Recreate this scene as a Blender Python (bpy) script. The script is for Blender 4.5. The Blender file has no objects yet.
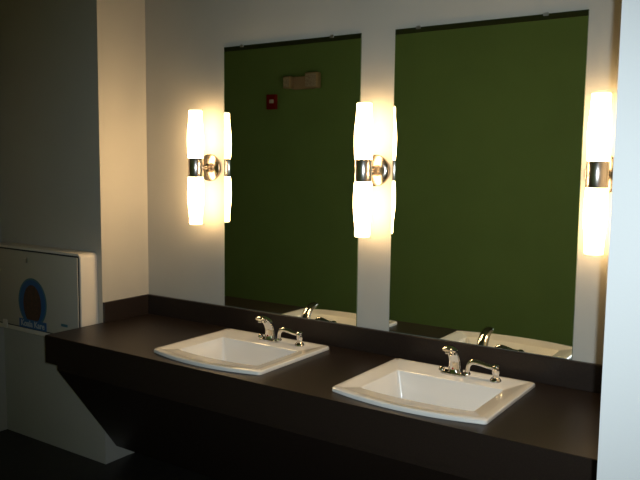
import bpy, bmesh, math
from mathutils import Vector, Matrix
S = bpy.context.scene
COL = S.collection
PI = math.pi

# ------------------------------------------------------------------ camera
CAM = Vector((3.3875, -3.1224, 1.7975))
FPX, PITCH, ROLL, YAW = 730.07, 5.9735, 0.6663, -34.0006
y_, p_, r_ = (math.radians(a) for a in (YAW, PITCH, ROLL))
fw = Vector((math.sin(y_) * math.cos(p_), math.cos(y_) * math.cos(p_), -math.sin(p_)))
rt = Vector((math.cos(y_), -math.sin(y_), 0))
up = rt.cross(fw)
r2 = rt * math.cos(r_) + up * math.sin(r_)
u2 = -rt * math.sin(r_) + up * math.cos(r_)
cd = bpy.data.cameras.new('camera')
cam = bpy.data.objects.new('camera', cd)
COL.objects.link(cam)
cd.sensor_fit = 'HORIZONTAL'
cd.sensor_width = 36
cd.lens = 36 * FPX / 640
cd.clip_start = 0.02
cam.matrix_world = Matrix(((r2.x, u2.x, -fw.x, CAM.x), (r2.y, u2.y, -fw.y, CAM.y), (r2.z, u2.z, -fw.z, CAM.z), (0, 0, 0, 1)))
S.camera = cam

# ------------------------------------------------------------------ world, flash, exposure
W = bpy.data.worlds.new('world')
S.world = W
W.use_nodes = True
W.node_tree.nodes['Background'].inputs[0].default_value = (0.5, 0.55, 0.6, 1)
W.node_tree.nodes['Background'].inputs[1].default_value = 0.0
LAMP_L = 21.5                      # radiance of the sconce glass
LAMP_COL = (1.0, 0.66, 0.31)
FLASH_W = 190.0
fl = bpy.data.lights.new('camera_flash', 'SPOT')
fl.energy = FLASH_W
fl.color = (0.80, 0.93, 1.0)
fl.spot_size = math.radians(76)
fl.spot_blend = 1.0
fl.shadow_soft_size = 0.009
flo = bpy.data.objects.new('camera_flash', fl)
COL.objects.link(flo)
fm = cam.matrix_world.copy() @ Matrix.Rotation(math.radians(-7), 4, 'Y') @ Matrix.Rotation(math.radians(-2), 4, 'X')
fm.translation = CAM + r2 * 0.034 + u2 * 0.02
flo.matrix_world = fm
S.view_settings.view_transform = 'Standard'
S.view_settings.look = 'None'
S.view_settings.exposure = 0.0
S.view_settings.gamma = 1.0
S.view_settings.use_curve_mapping = False

# ------------------------------------------------------------------ materials
def mat(name, col, rough=0.5, metal=0.0, var=0.0, scale=20.0, bump=0.0, bscale=200.0, spec=0.5, col2=None, coat=0.0):
    m = bpy.data.materials.new(name)
    m.use_nodes = True
    nt = m.node_tree
    b = nt.nodes['Principled BSDF']
    b.inputs['Base Color'].default_value = (*col, 1)
    b.inputs['Roughness'].default_value = rough
    b.inputs['Metallic'].default_value = metal
    b.inputs['Specular IOR Level'].default_value = spec
    b.inputs['Coat Weight'].default_value = coat
    tc = nt.nodes.new('ShaderNodeTexCoord')
    if var > 0 or col2:
        n = nt.nodes.new('ShaderNodeTexNoise')
        n.inputs['Scale'].default_value = scale
        n.inputs['Detail'].default_value = 4
        nt.links.new(tc.outputs['Object'], n.inputs['Vector'])
        r = nt.nodes.new('ShaderNodeValToRGB')
        r.color_ramp.elements[0].position = 0.3
        r.color_ramp.elements[1].position = 0.7
        c2 = col2 if col2 else tuple(min(1, c * (1 + var)) for c in col)
        c1 = col if col2 else tuple(c * (1 - var) for c in col)
        r.color_ramp.elements[0].color = (*c1, 1)
        r.color_ramp.elements[1].color = (*c2, 1)
        nt.links.new(n.outputs['Fac'], r.inputs['Fac'])
        nt.links.new(r.outputs['Color'], b.inputs['Base Color'])
    if bump > 0:
        n = nt.nodes.new('ShaderNodeTexNoise')
        n.inputs['Scale'].default_value = bscale
        nt.links.new(tc.outputs['Object'], n.inputs['Vector'])
        bp = nt.nodes.new('ShaderNodeBump')
        bp.inputs['Strength'].default_value = bump
        bp.inputs['Distance'].default_value = 0.002
        nt.links.new(n.outputs['Fac'], bp.inputs['Height'])
        nt.links.new(bp.outputs['Normal'], b.inputs['Normal'])
    return m

def emit(name, col, s, rough=0.3):
    m = bpy.data.materials.new(name)
    m.use_nodes = True
    b = m.node_tree.nodes['Principled BSDF']
    b.inputs['Base Color'].default_value = (0.85, 0.83, 0.8, 1)
    b.inputs['Roughness'].default_value = rough
    b.inputs['Emission Color'].default_value = (*col, 1)
    b.inputs['Emission Strength'].default_value = s
    return m

M = dict(
    wall=mat('painted_wall', (0.48, 0.455, 0.40), 0.65, var=0.03, scale=3, bump=0.15, bscale=160),
    white=mat('white_painted_wall', (0.46, 0.465, 0.46), 0.6, var=0.015, scale=3, bump=0.1, bscale=160),
    green=mat('green_painted_wall', (0.225, 0.42, 0.145), 0.7, var=0.04, scale=2.5, bump=0.15, bscale=160),
    ceil=mat('dark_ceiling', (0.085, 0.11, 0.06), 0.85, var=0.05, scale=4),
    floor=mat('dark_floor', (0.022, 0.018, 0.015), 0.45, var=0.25, scale=14, bump=0.1, bscale=60),
    lam=mat('brown_laminate', (0.020, 0.0125, 0.009), 0.38, var=0.30, scale=180, bump=0.12, bscale=400, spec=0.4),
    lamp_glass=emit('frosted_lit_glass', LAMP_COL, LAMP_L),
    glass_end=emit('frosted_glass_end', LAMP_COL, LAMP_L * 0.12),
    chrome=mat('chrome', (0.80, 0.79, 0.78), 0.07, 1.0),
    dullmetal=mat('satin_metal', (0.45, 0.44, 0.42), 0.4, 1.0),
    mirror=mat('mirror_silver', (0.84, 0.88, 0.83), 0.0, 1.0),
    mirror_edge=mat('mirror_glass_edge', (0.12, 0.16, 0.10), 0.25),
    porcelain=mat('bisque_porcelain', (0.84, 0.81, 0.76), 0.16, var=0.01, scale=4, coat=0.6),
    plastic=mat('almond_plastic', (0.74, 0.68, 0.60), 0.45, bump=0.1, bscale=300),
    plastic2=mat('grey_plastic_door', (0.50, 0.46, 0.39), 0.5, bump=0.25, bscale=350),
    gap=mat('shadow_gap_dark', (0.03, 0.03, 0.035), 0.7),
    blue=mat('blue_decal', (0.015, 0.11, 0.30), 0.45),
    teal=mat('teal_decal_rim', (0.06, 0.18, 0.22), 0.45),
    brown=mat('brown_decal', (0.10, 0.045, 0.03), 0.5, col2=(0.05, 0.03, 0.025), scale=45),
    text=mat('pale_lettering', (0.45, 0.5, 0.55), 0.5),
    red=mat('red_alarm_plastic', (0.30, 0.008, 0.006), 0.4),
    band=mat('satin_chrome_band', (0.80, 0.74, 0.72), 0.24, 1.0),
    clear=mat('clear_strobe_lens', (0.9, 0.9, 0.9), 0.1, spec=0.8),
    beige=mat('beige_housing', (0.52, 0.42, 0.30), 0.45),
    lens=mat('lamp_head_lens', (0.75, 0.72, 0.62), 0.15, spec=0.8, col2=(0.45, 0.42, 0.35), scale=60),
    label=mat('steel_latch', (0.6, 0.6, 0.58), 0.3, 0.9),
    drain=mat('drain_chrome', (0.7, 0.7, 0.7), 0.15, 1.0),
    hole=mat('dark_opening', (0.01, 0.01, 0.01), 0.8),
)

# spun-brushed metal: anisotropic highlights that run radially round the plate
def brushed():
    m = mat('spun_brushed_metal', (0.38, 0.33, 0.28), 0.2, 1.0)
    nt = m.node_tree
    b = nt.nodes['Principled BSDF']
    t = nt.nodes.new('ShaderNodeTangent')
    t.direction_type = 'RADIAL'
    t.axis = 'Y'
    b.inputs['Anisotropic'].default_value = 0.85
    nt.links.new(t.outputs['Tangent'], b.inputs['Tangent'])
    return m
M['brushed'] = brushed()

# ------------------------------------------------------------------ helpers
def new_obj(name, bm, m, parent=None, smooth=False, loc=None):
    me = bpy.data.meshes.new(name)
    bmesh.ops.recalc_face_normals(bm, faces=bm.faces)
    bm.to_mesh(me)
    bm.free()
    me.materials.append(m)
    if smooth:
        for p in me.polygons:
            p.use_smooth = True
        me.set_sharp_from_angle(angle=math.radians(38))
    o = bpy.data.objects.new(name, me)
    COL.objects.link(o)
    if parent:
        o.parent = parent
    if loc:
        o.location = loc
    return o

def box(bm, x0, x1, y0, y1, z0, z1, bev=0.0, seg=2):
    vs = [bm.verts.new((x, y, z)) for z in (z0, z1) for y in (y0, y1) for x in (x0, x1)]
    f = [(0, 1, 3, 2), (4, 6, 7, 5), (0, 4, 5, 1), (2, 3, 7, 6), (0, 2, 6, 4), (1, 5, 7, 3)]
    fs = [bm.faces.new([vs[i] for i in q]) for q in f]
    if bev:
        es = set(e for a in fs for e in a.edges)
        bmesh.ops.bevel(bm, geom=list(es), offset=bev, segments=seg, affect='EDGES', profile=0.5)

def lathe(bm, prof, M4=Matrix(), n=40):
    """prof: (r, h) pairs about +Z, closed at both ends"""
    rings = []
    for r, h in prof:
        if r < 1e-6:
            rings.append([bm.verts.new(M4 @ Vector((0, 0, h)))])
        else:
            rings.append([bm.verts.new(M4 @ Vector((r * math.cos(2 * PI * i / n), r * math.sin(2 * PI * i / n), h))) for i in range(n)])
    for a, b in zip(rings, rings[1:]):
        if len(a) == 1 and len(b) == 1:
            continue
        for i in range(n):
            j = (i + 1) % n
            if len(a) == 1:
                bm.faces.new((a[0], b[j], b[i]))
            elif len(b) == 1:
                bm.faces.new((a[i], a[j], b[0]))
            else:
                bm.faces.new((a[i], a[j], b[j], b[i]))
    for rg, rev in ((rings[0], True), (rings[-1], False)):
        if len(rg) > 1:
            bm.faces.new(rg[::-1] if rev else rg)

def tube(bm, path, radii, n=16, flat=1.0, side=Vector((1, 0, 0))):
    """sweep an ellipse (radius r along side, r*flat across) along a path, capped and rounded"""
    pts = [Vector(p) for p in path]
    rings = []
    for k, p in enumerate(pts):
        a = pts[max(k - 1, 0)]
        b = pts[min(k + 1, len(pts) - 1)]
        t = (b - a).normalized()
        s = (side - t * side.dot(t)).normalized()
        w = t.cross(s)
        r = radii[k]
        rings.append([bm.verts.new(p + s * r * math.cos(2 * PI * i / n) + w * r * (flat[k] if isinstance(flat, list) else flat) * math.sin(2 * PI * i / n)) for i in range(n)])
    for a, b in zip(rings, rings[1:]):
        for i in range(n):
            j = (i + 1) % n
            bm.faces.new((a[i], a[j], b[j], b[i]))
    bm.faces.new(rings[0][::-1])
    bm.faces.new(rings[-1])

def smoothpath(ctrl, rad, steps=8):
    """Catmull-Rom through control points, radii interpolated the same way"""
    P = [Vector(c) for c in ctrl]
    out, ro = [], []
    for i in range(len(P) - 1):
        p0, p1, p2, p3 = P[max(i - 1, 0)], P[i], P[i + 1], P[min(i + 2, len(P) - 1)]
        for k in range(steps):
            t = k / steps
            out.append(0.5 * ((2 * p1) + (p2 - p0) * t + (2 * p0 - 5 * p1 + 4 * p2 - p3) * t * t + (3 * p1 - p0 - 3 * p2 + p3) * t ** 3))
            ro.append(rad[i] * (1 - t) + rad[i + 1] * t)
    out.append(P[-1])
    ro.append(rad[-1])
    return out, ro

def thing(name, label, cat, loc=(0, 0, 0), group=None):
    o = bpy.data.objects.new(name, None)
    o.empty_display_size = 0.1
    COL.objects.link(o)
    o.location = loc
    o['label'] = label
    o['category'] = cat
    if group:
        o['group'] = group
    return o

def struct(name, boxes, m):
    bm = bmesh.new()
    for b in boxes:
        box(bm, *b)
    o = new_obj(name, bm, m)
    o['kind'] = 'structure'
    return o

def copy_thing(root, loc, label):
    c = root.copy()
    COL.objects.link(c)
    c.location = loc
    c['label'] = label
    for ch in list(root.children):
        d = ch.copy()
        COL.objects.link(d)
        d.parent = c
        for g in list(ch.children):
            e = g.copy()
            COL.objects.link(e)
            e.parent = d
    return c

# ------------------------------------------------------------------ room shell
H = 3.078
GY = -3.45                 # green wall behind the camera
XR, YR = 3.056, -1.60      # right wing wall
struct('floor', [(-3.4, 4.7, GY - 0.1, 0.15, -0.1, 0)], M['floor'])
struct('ceiling', [(-3.4, 4.7, GY - 0.1, 0.15, H, H + 0.1)], M['ceil'])
struct('wall_back', [(0.0, 4.6, 0.0, 0.12, 0, H)], M['wall'])
struct('wall_recess_left', [(-1.114, 0.0, -0.356, 0.12, 0, H)], M['wall'])
struct('wall_left', [(-1.114, -0.994, -1.15, -0.356, 0, H)], M['wall'])
struct('wall_far_left', [(-3.3, -3.18, GY, -0.356, 0, H)], M['wall'])
struct('wall_entry_left', [(-3.3, -1.114, -0.356, -0.236, 0, H)], M['wall'])
struct('wall_right', [(XR, XR + 0.22, YR, 0.0, 0, H)], M['white'])
struct('wall_far_right', [(4.5, 4.62, GY, 0.0, 0, H)], M['wall'])
struct('wall_front', [(-3.3, 4.62, GY - 0.1, GY, 0, H)], M['green'])

# ------------------------------------------------------------------ vanity counter
ZC, TB = 0.86, 0.02
YF = -0.745
S1X, S2X, SW = 0.735, 1.787, 0.672
SB, SF, BOW = -0.088, -0.652, 0.052
def countertop():
    bm = bmesh.new()
    xs = [0.0, S1X + 0.03, S1X + SW - 0.03, S2X + 0.03, S2X + SW - 0.03, XR]
    ys = [YF, SF + 0.025, SB - 0.03, 0.0]
    G = {}
    for lev, z in ((0, ZC - 0.03), (1, ZC)):
        for i, x in enumerate(xs):
            for j, y in enumerate(ys):
                G[lev, i, j] = bm.verts.new((x, y, z))
    hole = {(1, 1), (3, 1)}
    def solid(i, j):
        return 0 <= i < 5 and 0 <= j < 3 and (i, j) not in hole
    for i in range(5):
        for j in range(3):
            if not solid(i, j):
                continue
            bm.faces.new([G[1, a, b] for a, b in ((i, j), (i + 1, j), (i + 1, j + 1), (i, j + 1))])
            bm.faces.new([G[0, a, b] for a, b in ((i, j), (i, j + 1), (i + 1, j + 1), (i + 1, j))])
            for (di, dj, a, b) in ((0, -1, (i, j), (i + 1, j)), (1, 0, (i + 1, j), (i + 1, j + 1)), (0, 1, (i + 1, j + 1), (i, j + 1)), (-1, 0, (i, j + 1), (i, j))):
                if not solid(i + di, j + dj):
                    bm.faces.new([G[0, a[0], a[1]], G[0, b[0], b[1]], G[1, b[0], b[1]], G[1, a[0], a[1]]])
    es = [e for e in bm.edges if all(abs(v.co.y - YF) < 1e-5 and abs(v.co.z - ZC) < 1e-5 for v in e.verts)]
    bmesh.ops.bevel(bm, geom=es, offset=0.003, segments=2, affect='EDGES')
    return bm
vt = thing('vanity_counter', 'long dark brown laminate vanity counter holding both sinks', 'counter', (0, 0, 0))
new_obj('countertop', countertop(), M['lam'], vt)
bm = bmesh.new(); box(bm, 0.0, XR, -TB, 0.0, ZC, 0.979, 0.0015, 1)
new_obj('backsplash', bm, M['lam'], vt)
bm = bmesh.new(); box(bm, 0.0, 0.018, -0.356, -TB, ZC, 0.979, 0.0015, 1)
new_obj('side_splash', bm, M['lam'], vt)
bm = bmesh.new(); box(bm, 0.0, XR, YF, YF + 0.02, 0.709, ZC - 0.03)
box(bm, 0.0, 0.02, YF + 0.02, -0.358, 0.709, ZC - 0.03)
new_obj('apron', bm, M['lam'], vt)
bm = bmesh.new()                                   # sloping knee panel under the counter
prof = [(-0.698, 0.705), (-0.698, 0.662), (-0.303, 0.105), (-0.288, 0.115), (-0.680, 0.668), (-0.680, 0.705)]
a = [bm.verts.new((0.035, y, z)) for y, z in prof]
b = [bm.verts.new((XR, y, z)) for y, z in prof]
bm.faces.new(a); bm.faces.new(b[::-1])
for i in range(6):
    j = (i + 1) % 6
    bm.faces.new((a[i], b[i], b[j], a[j]))
new_obj('knee_panel', bm, M['lam'], vt)
bm = bmesh.new()
box(bm, 0.035, XR, -0.726, -0.680, 0.705, 0.723)
new_obj('rail', bm, M['lam'], vt)

# ------------------------------------------------------------------ sinks
def sink_loop(bm, x0, x1, yf, yb, r, bow, z):
    pts = []
    N, K = 10, 5
    xm, hw = (x0 + x1) / 2, (x1 - x0) / 2
    def side(a, b):
        return [(a[0] + (b[0] - a[0]) * k / N, a[1] + (b[1] - a[1]) * k / N) for k in range(1, N)]
    def arc(cx, cy, a0):
        return [(cx + r * math.cos(a0 + PI / 2 * k / K), cy + r * math.sin(a0 + PI / 2 * k / K)) for k in range(K + 1)]
    A = arc(x0 + r, yf + r, PI); B = arc(x1 - r, yf + r, 1.5 * PI); C_ = arc(x1 - r, yb - r, 0); D = arc(x0 + r, yb - r, PI / 2)
    for q, nx in ((A, B), (B, C_), (C_, D), (D, A)):
        pts += q + side(q[-1], nx[0])
    out = []
    for x, y in pts:
        t = max(0.0, 1 - ((x - xm) / hw) ** 2)
        w = max(0.0, min(1.0, (yb - y) / (yb - yf)))
        out.append(bm.verts.new((x, y - bow * t * w ** 4, z)))
    return out

def make_sink(loc, label):
    t = thing('bathroom_sink', label, 'sink', loc, 'rectangular drop-in sinks in the counter')
    bm = bmesh.new()
    d = SF - SB
    L = [
        sink_loop(bm, 0.05, SW - 0.05, d + 0.045, -0.05, 0.02, BOW * 0.2, 0.0),
        sink_loop(bm, 0.0, SW, d, 0.0, 0.012, BOW, 0.0005),
        sink_loop(bm, -0.002, SW + 0.002, d - 0.002, 0.002, 0.013, BOW, 0.004),
        sink_loop(bm, -0.001, SW + 0.001, d - 0.001, 0.001, 0.013, BOW, 0.015),
        sink_loop(bm, 0.003, SW - 0.003, d + 0.003, -0.003, 0.012, BOW, 0.019),
        sink_loop(bm, 0.026, SW - 0.026, d + 0.022, -0.026, 0.010, BOW * 0.95, 0.020),
        sink_loop(bm, 0.034, SW - 0.034, d + 0.028, -0.034, 0.010, BOW * 0.92, 0.0165),
        sink_loop(bm, 0.084, SW - 0.078, d + 0.078, -0.148, 0.012, BOW * 0.5, 0.0135),
        sink_loop(bm, 0.090, SW - 0.084, d + 0.084, -0.154, 0.012, BOW * 0.48, 0.010),
        sink_loop(bm, 0.098, SW - 0.092, d + 0.096, -0.160, 0.016, BOW * 0.45, -0.03),
        sink_loop(bm, 0.118, SW - 0.112, d + 0.118, -0.178, 0.03, BOW * 0.4, -0.130),
        sink_loop(bm, 0.135, SW - 0.130, d + 0.135, -0.195, 0.04, BOW * 0.3, -0.148),
        sink_loop(bm, 0.23, SW - 0.23, d + 0.22, -0.27, 0.04, 0, -0.153),
    ]
    for a, b in zip(L, L[1:]):
        n = len(a)
        for i in range(n):
            j = (i + 1) % n
            bm.faces.new((a[i], a[j], b[j], b[i]))
    bm.faces.new(L[-1])
    # outside skin of the bowl
    K = [L[0],
         sink_loop(bm, 0.080, SW - 0.075, d + 0.078, -0.142, 0.02, BOW * 0.4, -0.012),
         sink_loop(bm, 0.100, SW - 0.095, d + 0.100, -0.162, 0.03, BOW * 0.4, -0.135),
         sink_loop(bm, 0.13, SW - 0.12, d + 0.13, -0.19, 0.04, BOW * 0.3, -0.162),
         sink_loop(bm, 0.23, SW - 0.23, d + 0.22, -0.27, 0.04, 0, -0.166)]
    for a, b in zip(K, K[1:]):
        n = len(a)
        for i in range(n):
            j = (i + 1) % n
            bm.faces.new((a[i], b[i], b[j], a[j]))
    bm.faces.new(K[-1])
    new_obj('basin', bm, M['porcelain'], t, smooth=True)
    bm = bmesh.new()
    lathe(bm, [(0.0, -0.1527), (0.033, -0.1527), (0.033, -0.150), (0.026, -0.149), (0.022, -0.152), (0.0, -0.152)], Matrix.Translation((SW / 2, (SF - SB) / 2 - 0.03, 0.0)))
    new_obj('drain', bm, M['drain'], t, smooth=True)
    return t
sink = make_sink((S1X, SB, ZC), 'bisque drop-in sink nearer the changing station and left wall')
copy_thing(sink, (S2X, SB, ZC), 'bisque drop-in sink nearer the white right-hand wall')

# ------------------------------------------------------------------ faucets (origin: spout base on the sink deck)
def make_faucet(loc, label):
    t = thing('faucet', label, 'faucet', loc, 'chrome faucets on the sink decks')
    bm = bmesh.new()
    lp = []
    for hx, hy, z in ((0.066, 0.026, 0.0), (0.066, 0.026, 0.006), (0.060, 0.021, 0.011)):
        lp.append([bm.verts.new((math.copysign(abs(math.cos(a)) ** 0.5, math.cos(a)) * hx, math.copysign(abs(math.sin(a)) ** 0.8, math.sin(a)) * hy, z)) for a in (2 * PI * k / 40 for k in range(40))])
    for a, b in zip(lp, lp[1:]):
        for i in range(40):
            bm.faces.new((a[i], a[(i + 1) % 40], b[(i + 1) % 40], b[i]))
    bm.faces.new(lp[0][::-1]); bm.faces.new(lp[-1])
    new_obj('base_plate', bm, M['chrome'], t, smooth=True)
    bm = bmesh.new()
    ctrl = [(0, 0.010, 0.006), (0, 0.010, 0.028), (0, 0.003, 0.066), (0, -0.020, 0.100), (0, -0.050, 0.121), (0, -0.082, 0.130), (0, -0.096, 0.127)]
    P, R = smoothpath(ctrl, [0.037, 0.031, 0.0275, 0.0265, 0.0255, 0.024, 0.018])
    _, Fl = smoothpath(ctrl, [0.95, 0.95, 0.90, 0.78, 0.62, 0.50, 0.35])
    tube(bm, P, R, 32, Fl)
    new_obj('spout', bm, M['chrome'], t, smooth=True)
    bm = bmesh.new()
    tube(bm, [(0, -0.080, 0.124), (0, -0.0825, 0.113), (0, -0.083, 0.109)], [0.011, 0.011, 0.009], 20, 1.0)
    new_obj('aerator', bm, M['chrome'], t, smooth=True)
    bm = bmesh.new()
    lathe(bm, [(0, 0.0), (0.0045, 0.0), (0.0045, 0.0015), (0, 0.002)], Matrix.Translation((0.0, -0.0185, 0.030)) @ Matrix.Rotation(PI / 2, 4, 'X'), 16)
    o = new_obj('index_button', bm, M['red'], t, smooth=True)
    o['label'] = 'small dark red dot at the foot of the spout'
    for sx in (-1, 1):
        bm = bmesh.new()
        lathe(bm, [(0, 0.009), (0.015, 0.009), (0.015, 0.013), (0.012, 0.018), (0.011, 0.022), (0.008, 0.025), (0.0, 0.027)], Matrix.Translation((0.060 * sx, 0, 0)), 24)
        new_obj('hub', bm, M['chrome'], t, smooth=True)
    bm = bmesh.new()
    P, R = smoothpath([(0.060, -0.002, 0.016), (0.066, -0.002, 0.052), (0.082, 0.0, 0.068), (0.110, 0.002, 0.068), (0.150, 0.004, 0.060), (0.184, 0.005, 0.058)],
                      [0.009, 0.010, 0.012, 0.0115, 0.010, 0.010])
    tube(bm, P, R, 16, 1.0, Vector((0, 1, 0)))
    new_obj('lever', bm, M['chrome'], t, smooth=True)
    bm = bmesh.new()
    lathe(bm, [(0, 0.0), (0.025, 0.0), (0.025, 0.005), (0.021, 0.011), (0.015, 0.017), (0.0135, 0.030), (0.016, 0.036), (0.0175, 0.058), (0.015, 0.067), (0.008, 0.072), (0, 0.073)], Matrix.Translation((0.188, 0.005, 0)), 28)
    new_obj('handle_post', bm, M['chrome'], t, smooth=True)
    return t
DZ = ZC + 0.0172
fau = make_faucet((1.087, -0.170, DZ), 'chrome faucet on the deck of the sink nearer the left wall')
copy_thing(fau, (2.122, -0.170, DZ), 'chrome faucet on the deck of the sink nearer the white right wall')

# ------------------------------------------------------------------ mirrors
ZB, ZT = 0.981, 2.431
def make_mirror(x0, x1, label, clips):
    t = thing('wall_mirror', label, 'mirror', (x0, 0, ZB), 'frameless mirrors above the counter')
    w, h = x1 - x0, ZT - ZB
    bm = bmesh.new(); box(bm, 0, w, -0.0055, -0.0005, 0, h)
    new_obj('glass_edge', bm, M['mirror_edge'], t)
    bm = bmesh.new(); box(bm, 0.0015, w - 0.0015, -0.0062, -0.0056, 0.0015, h - 0.0015)
    new_obj('mirror_face', bm, M['mirror'], t)
    for cx in clips:
        bm = bmesh.new()
        box(bm, cx - x0 - 0.011, cx - x0 + 0.011, -0.009, 0.0, h, h + 0.005, 0.001, 1)
        box(bm, cx - x0 - 0.011, cx - x0 + 0.011, -0.009, -0.0065, h - 0.009, h + 0.001)
        new_obj('clip', bm, M['dullmetal'], t)
    return t
make_mirror(0.630, 1.514, 'frameless mirror reflecting the red fire alarm, above the left sink', (0.758, 1.342))
make_mirror(1.700, 2.584, 'plain green-reflecting frameless mirror above the sink nearer the white right wall', (1.82, 2.41))

# ------------------------------------------------------------------ sconces (origin on the wall at the plate centre)
D = 0.122
def make_sconce(loc, label):
    t = thing('wall_sconce', label, 'wall lamp', loc, 'twin tube wall sconces beside the mirrors')
    RX = Matrix.Rotation(PI / 2, 4, 'X')           # +Z of the profile -> -Y, away from the wall
    bm = bmesh.new()
    lathe(bm, [(0, 0.0005), (0.077, 0.0005), (0.077, 0.012), (0.074, 0.016), (0.040, 0.026), (0.014, 0.034), (0, 0.036)], RX, 64)
    new_obj('wall_plate', bm, M['brushed'], t, smooth=True)
    bm = bmesh.new()
    lathe(bm, [(0, 0.036), (0.008, 0.036), (0.008, D - 0.030), (0, D - 0.030)], RX, 24)
    new_obj('stem', bm, M['chrome'], t, smooth=True)
    bm = bmesh.new()
    T = Matrix.Translation((0, -D, 0))
    lathe(bm, [(0, -0.052), (0.0415, -0.052), (0.0425, -0.050), (0.0425, 0.050), (0.0415, 0.052), (0, 0.052)], T, 48)
    new_obj('band', bm, M['band'], t, smooth=True)
    for s in (1, -1):
        prof = [(0.0, 0.0525), (0.0415, 0.0525), (0.0435, 0.075), (0.0455, 0.115), (0.0460, 0.150), (0.0455, 0.175), (0.0435, 0.205), (0.0405, 0.235), (0.0380, 0.258), (0.0368, 0.280), (0.0365, 0.311), (0.0, 0.311)]
        bm = bmesh.new()
        lathe(bm, [(r, s * z) for r, z in prof], T, 48)
        g = new_obj('glass_tube', bm, M['lamp_glass'], t, smooth=True)
        bm = bmesh.new()
        lathe(bm, [(r, s * z) for r, z in ((0, 0.3115), (0.0365, 0.3115), (0.0362, 0.316), (0.034, 0.318), (0, 0.318))], T, 48)
        new_obj('end_disc', bm, M['glass_end'], g, smooth=True)
    return t
SZ = 1.767
sc = make_sconce((0.522, 0, SZ), 'lit twin tube sconce nearest the left wing wall')
copy_thing(sc, (1.607, 0, SZ), 'lit twin tube sconce on the wall between the two mirrors')
copy_thing(sc, (2.677, 0, SZ), 'lit twin tube sconce nearest the white right-hand wall')

# ------------------------------------------------------------------ baby changing station on the grey wall
cs = thing('changing_station', 'almond wall-mounted folding baby changing station with a blue oval decal', 'changing station', (-0.50, -0.356, 0.74))
X0, X1, DEP, HH = -0.44, 0.459, 0.118, 0.530
bm = bmesh.new()
box(bm, X0, X1, -DEP, 0.0, 0.0, HH)
es = [e for e in bm.edges if abs(e.verts[0].co.y - e.verts[1].co.y) > 0.05]
bmesh.ops.bevel(bm, geom=es, offset=0.030, segments=6, affect='EDGES', profile=0.5)
es = [e for e in bm.edges if all(v.co.y < -DEP + 1e-4 for v in e.verts)]
bmesh.ops.bevel(bm, geom=es, offset=0.006, segments=3, affect='EDGES', profile=0.5)
hs = new_obj('housing', bm, M['plastic'], cs, smooth=True)
bm = bmesh.new(); box(bm, X0 + 0.012, X1 - 0.012, -DEP - 0.002, -DEP + 0.004, 0.030, HH - 0.014)
new_obj('seam', bm, M['gap'], cs)
bm = bmesh.new(); box(bm, X0 + 0.018, X1 - 0.017, -DEP - 0.010, -DEP - 0.002, 0.038, HH - 0.022, 0.004, 2)
dr = new_obj('folding_door', bm, M['plastic2'], cs, smooth=True)
dr['label'] = 'grey folding door panel of the changing station'
FY = -DEP - 0.010
def ellipse(bm, cx, cz, rx, rz, y0, y1, n=48):
    a = [bm.verts.new((cx + rx * math.cos(2 * PI * k / n), y0, cz + rz * math.sin(2 * PI * k / n))) for k in range(n)]
    b = [bm.verts.new((v.co.x, y1, v.co.z)) for v in a]
    bm.faces.new(a); bm.faces.new(b[::-1])
    for i in range(n):
        bm.faces.new((a[i], b[i], b[(i + 1) % n], a[(i + 1) % n]))
ox, oz = 0.014, 0.200
bm = bmesh.new(); ellipse(bm, ox, oz, 0.140, 0.150, FY, FY - 0.0012)
e0 = new_obj('decal', bm, M['teal'], cs); e0['label'] = 'oval blue decal on the folding door'
bm = bmesh.new(); ellipse(bm, ox, oz, 0.128, 0.138, FY - 0.0012, FY - 0.002)
new_obj('decal_field', bm, M['blue'], e0)
bm = bmesh.new(); ellipse(bm, ox, oz - 0.012, 0.088, 0.120, FY - 0.002, FY - 0.0026)
new_obj('decal_patch', bm, M['brown'], e0)
bm = bmesh.new(); box(bm, ox - 0.135, ox + 0.135, FY - 0.0035, FY - 0.001, 0.038, 0.092, 0.001, 1)
pl = new_obj('name_plate', bm, M['blue'], cs); pl['label'] = 'blue name strip under the oval decal'
cu = bpy.data.curves.new('lettering', 'FONT')
cu.body = 'Koala Kare'
cu.size = 0.052
cu.align_x = 'CENTER'; cu.align_y = 'CENTER'
cu.extrude = 0.0004
cu.offset = 0.0012
cu.materials.append(M['text'])
to = bpy.data.objects.new('lettering_curve', cu)
COL.objects.link(to)
bpy.context.view_layer.update()
me = bpy.data.meshes.new_from_object(to.evaluated_get(bpy.context.evaluated_depsgraph_get()))
COL.objects.unlink(to)
bpy.data.objects.remove(to)
lt = bpy.data.objects.new('lettering', me)
COL.objects.link(lt)
lt.parent = pl
lt.location = (ox, FY - 0.0042, 0.065)
lt.rotation_euler = (PI / 2, 0, 0)
bm = bmesh.new()
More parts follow.
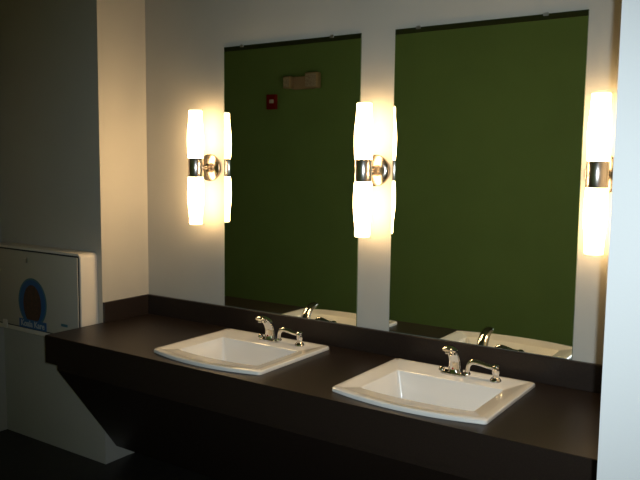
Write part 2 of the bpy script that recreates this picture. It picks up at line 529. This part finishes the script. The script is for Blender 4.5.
lathe(bm, [(0, 0), (0.016, 0), (0.016, 0.004), (0.011, 0.007), (0, 0.008)], Matrix.Translation((-0.033, FY, 0.456)) @ Matrix.Rotation(PI / 2, 4, 'X'), 24)
o = new_obj('lock', bm, M['label'], cs, smooth=True)
for hx in (-0.275, -0.395):
    bm = bmesh.new(); box(bm, hx - 0.024, hx + 0.024, -DEP - 0.013, -DEP - 0.0045, 0.008, 0.062, 0.004, 2)
    new_obj('hinge', bm, M['plastic'], cs, smooth=True)
bm = bmesh.new(); box(bm, 0.285, 0.345, FY - 0.001, FY, 0.092, 0.108)
o = new_obj('sticker', bm, M['teal'], cs); o['label'] = 'small teal sticker at the lower right of the door'

# ------------------------------------------------------------------ on the green wall, seen in the left mirror
al = thing('fire_alarm', 'small red fire alarm strobe on the green wall, seen in the mirror', 'fire alarm', (-1.69, GY, 2.475))
bm = bmesh.new(); box(bm, -0.065, 0.065, 0.0, 0.045, -0.082, 0.082, 0.008, 2)
new_obj('housing', bm, M['red'], al, smooth=True)
bm = bmesh.new(); box(bm, -0.010, 0.045, 0.045, 0.065, -0.018, 0.025, 0.006, 2)
new_obj('strobe_lens', bm, M['clear'], al, smooth=True)
em = thing('emergency_light', 'beige twin-head emergency light on the green wall, seen in the mirror', 'emergency light', (-1.225, GY, 2.668))
bm = bmesh.new(); box(bm, -0.165, 0.11, 0.0, 0.07, -0.075, 0.060, 0.010, 2)
new_obj('housing', bm, M['beige'], em, smooth=True)
for cx, s in ((-0.170, 0.048), (0.150, 0.080)):
    bm = bmesh.new()
    box(bm, cx - s, cx + s, 0.075, 0.155, -0.080 if cx > 0 else -0.070, 0.085 if cx > 0 else 0.060, 0.012, 3)
    h = new_obj('lamp_head', bm, M['beige'], em, smooth=True)
    bm = bmesh.new()
    box(bm, cx - s + 0.012, cx + s - 0.012, 0.155, 0.162, -0.065 if cx > 0 else -0.055, 0.070 if cx > 0 else 0.045, 0.003, 1)
    new_obj('lens', bm, M['lens'], h, smooth=True)
    bm = bmesh.new(); box(bm, min(cx, 0.09) - 0.012, min(cx, 0.09) + 0.012, 0.065, 0.085, -0.02, 0.02)
    new_obj('bracket', bm, M['beige'], em)
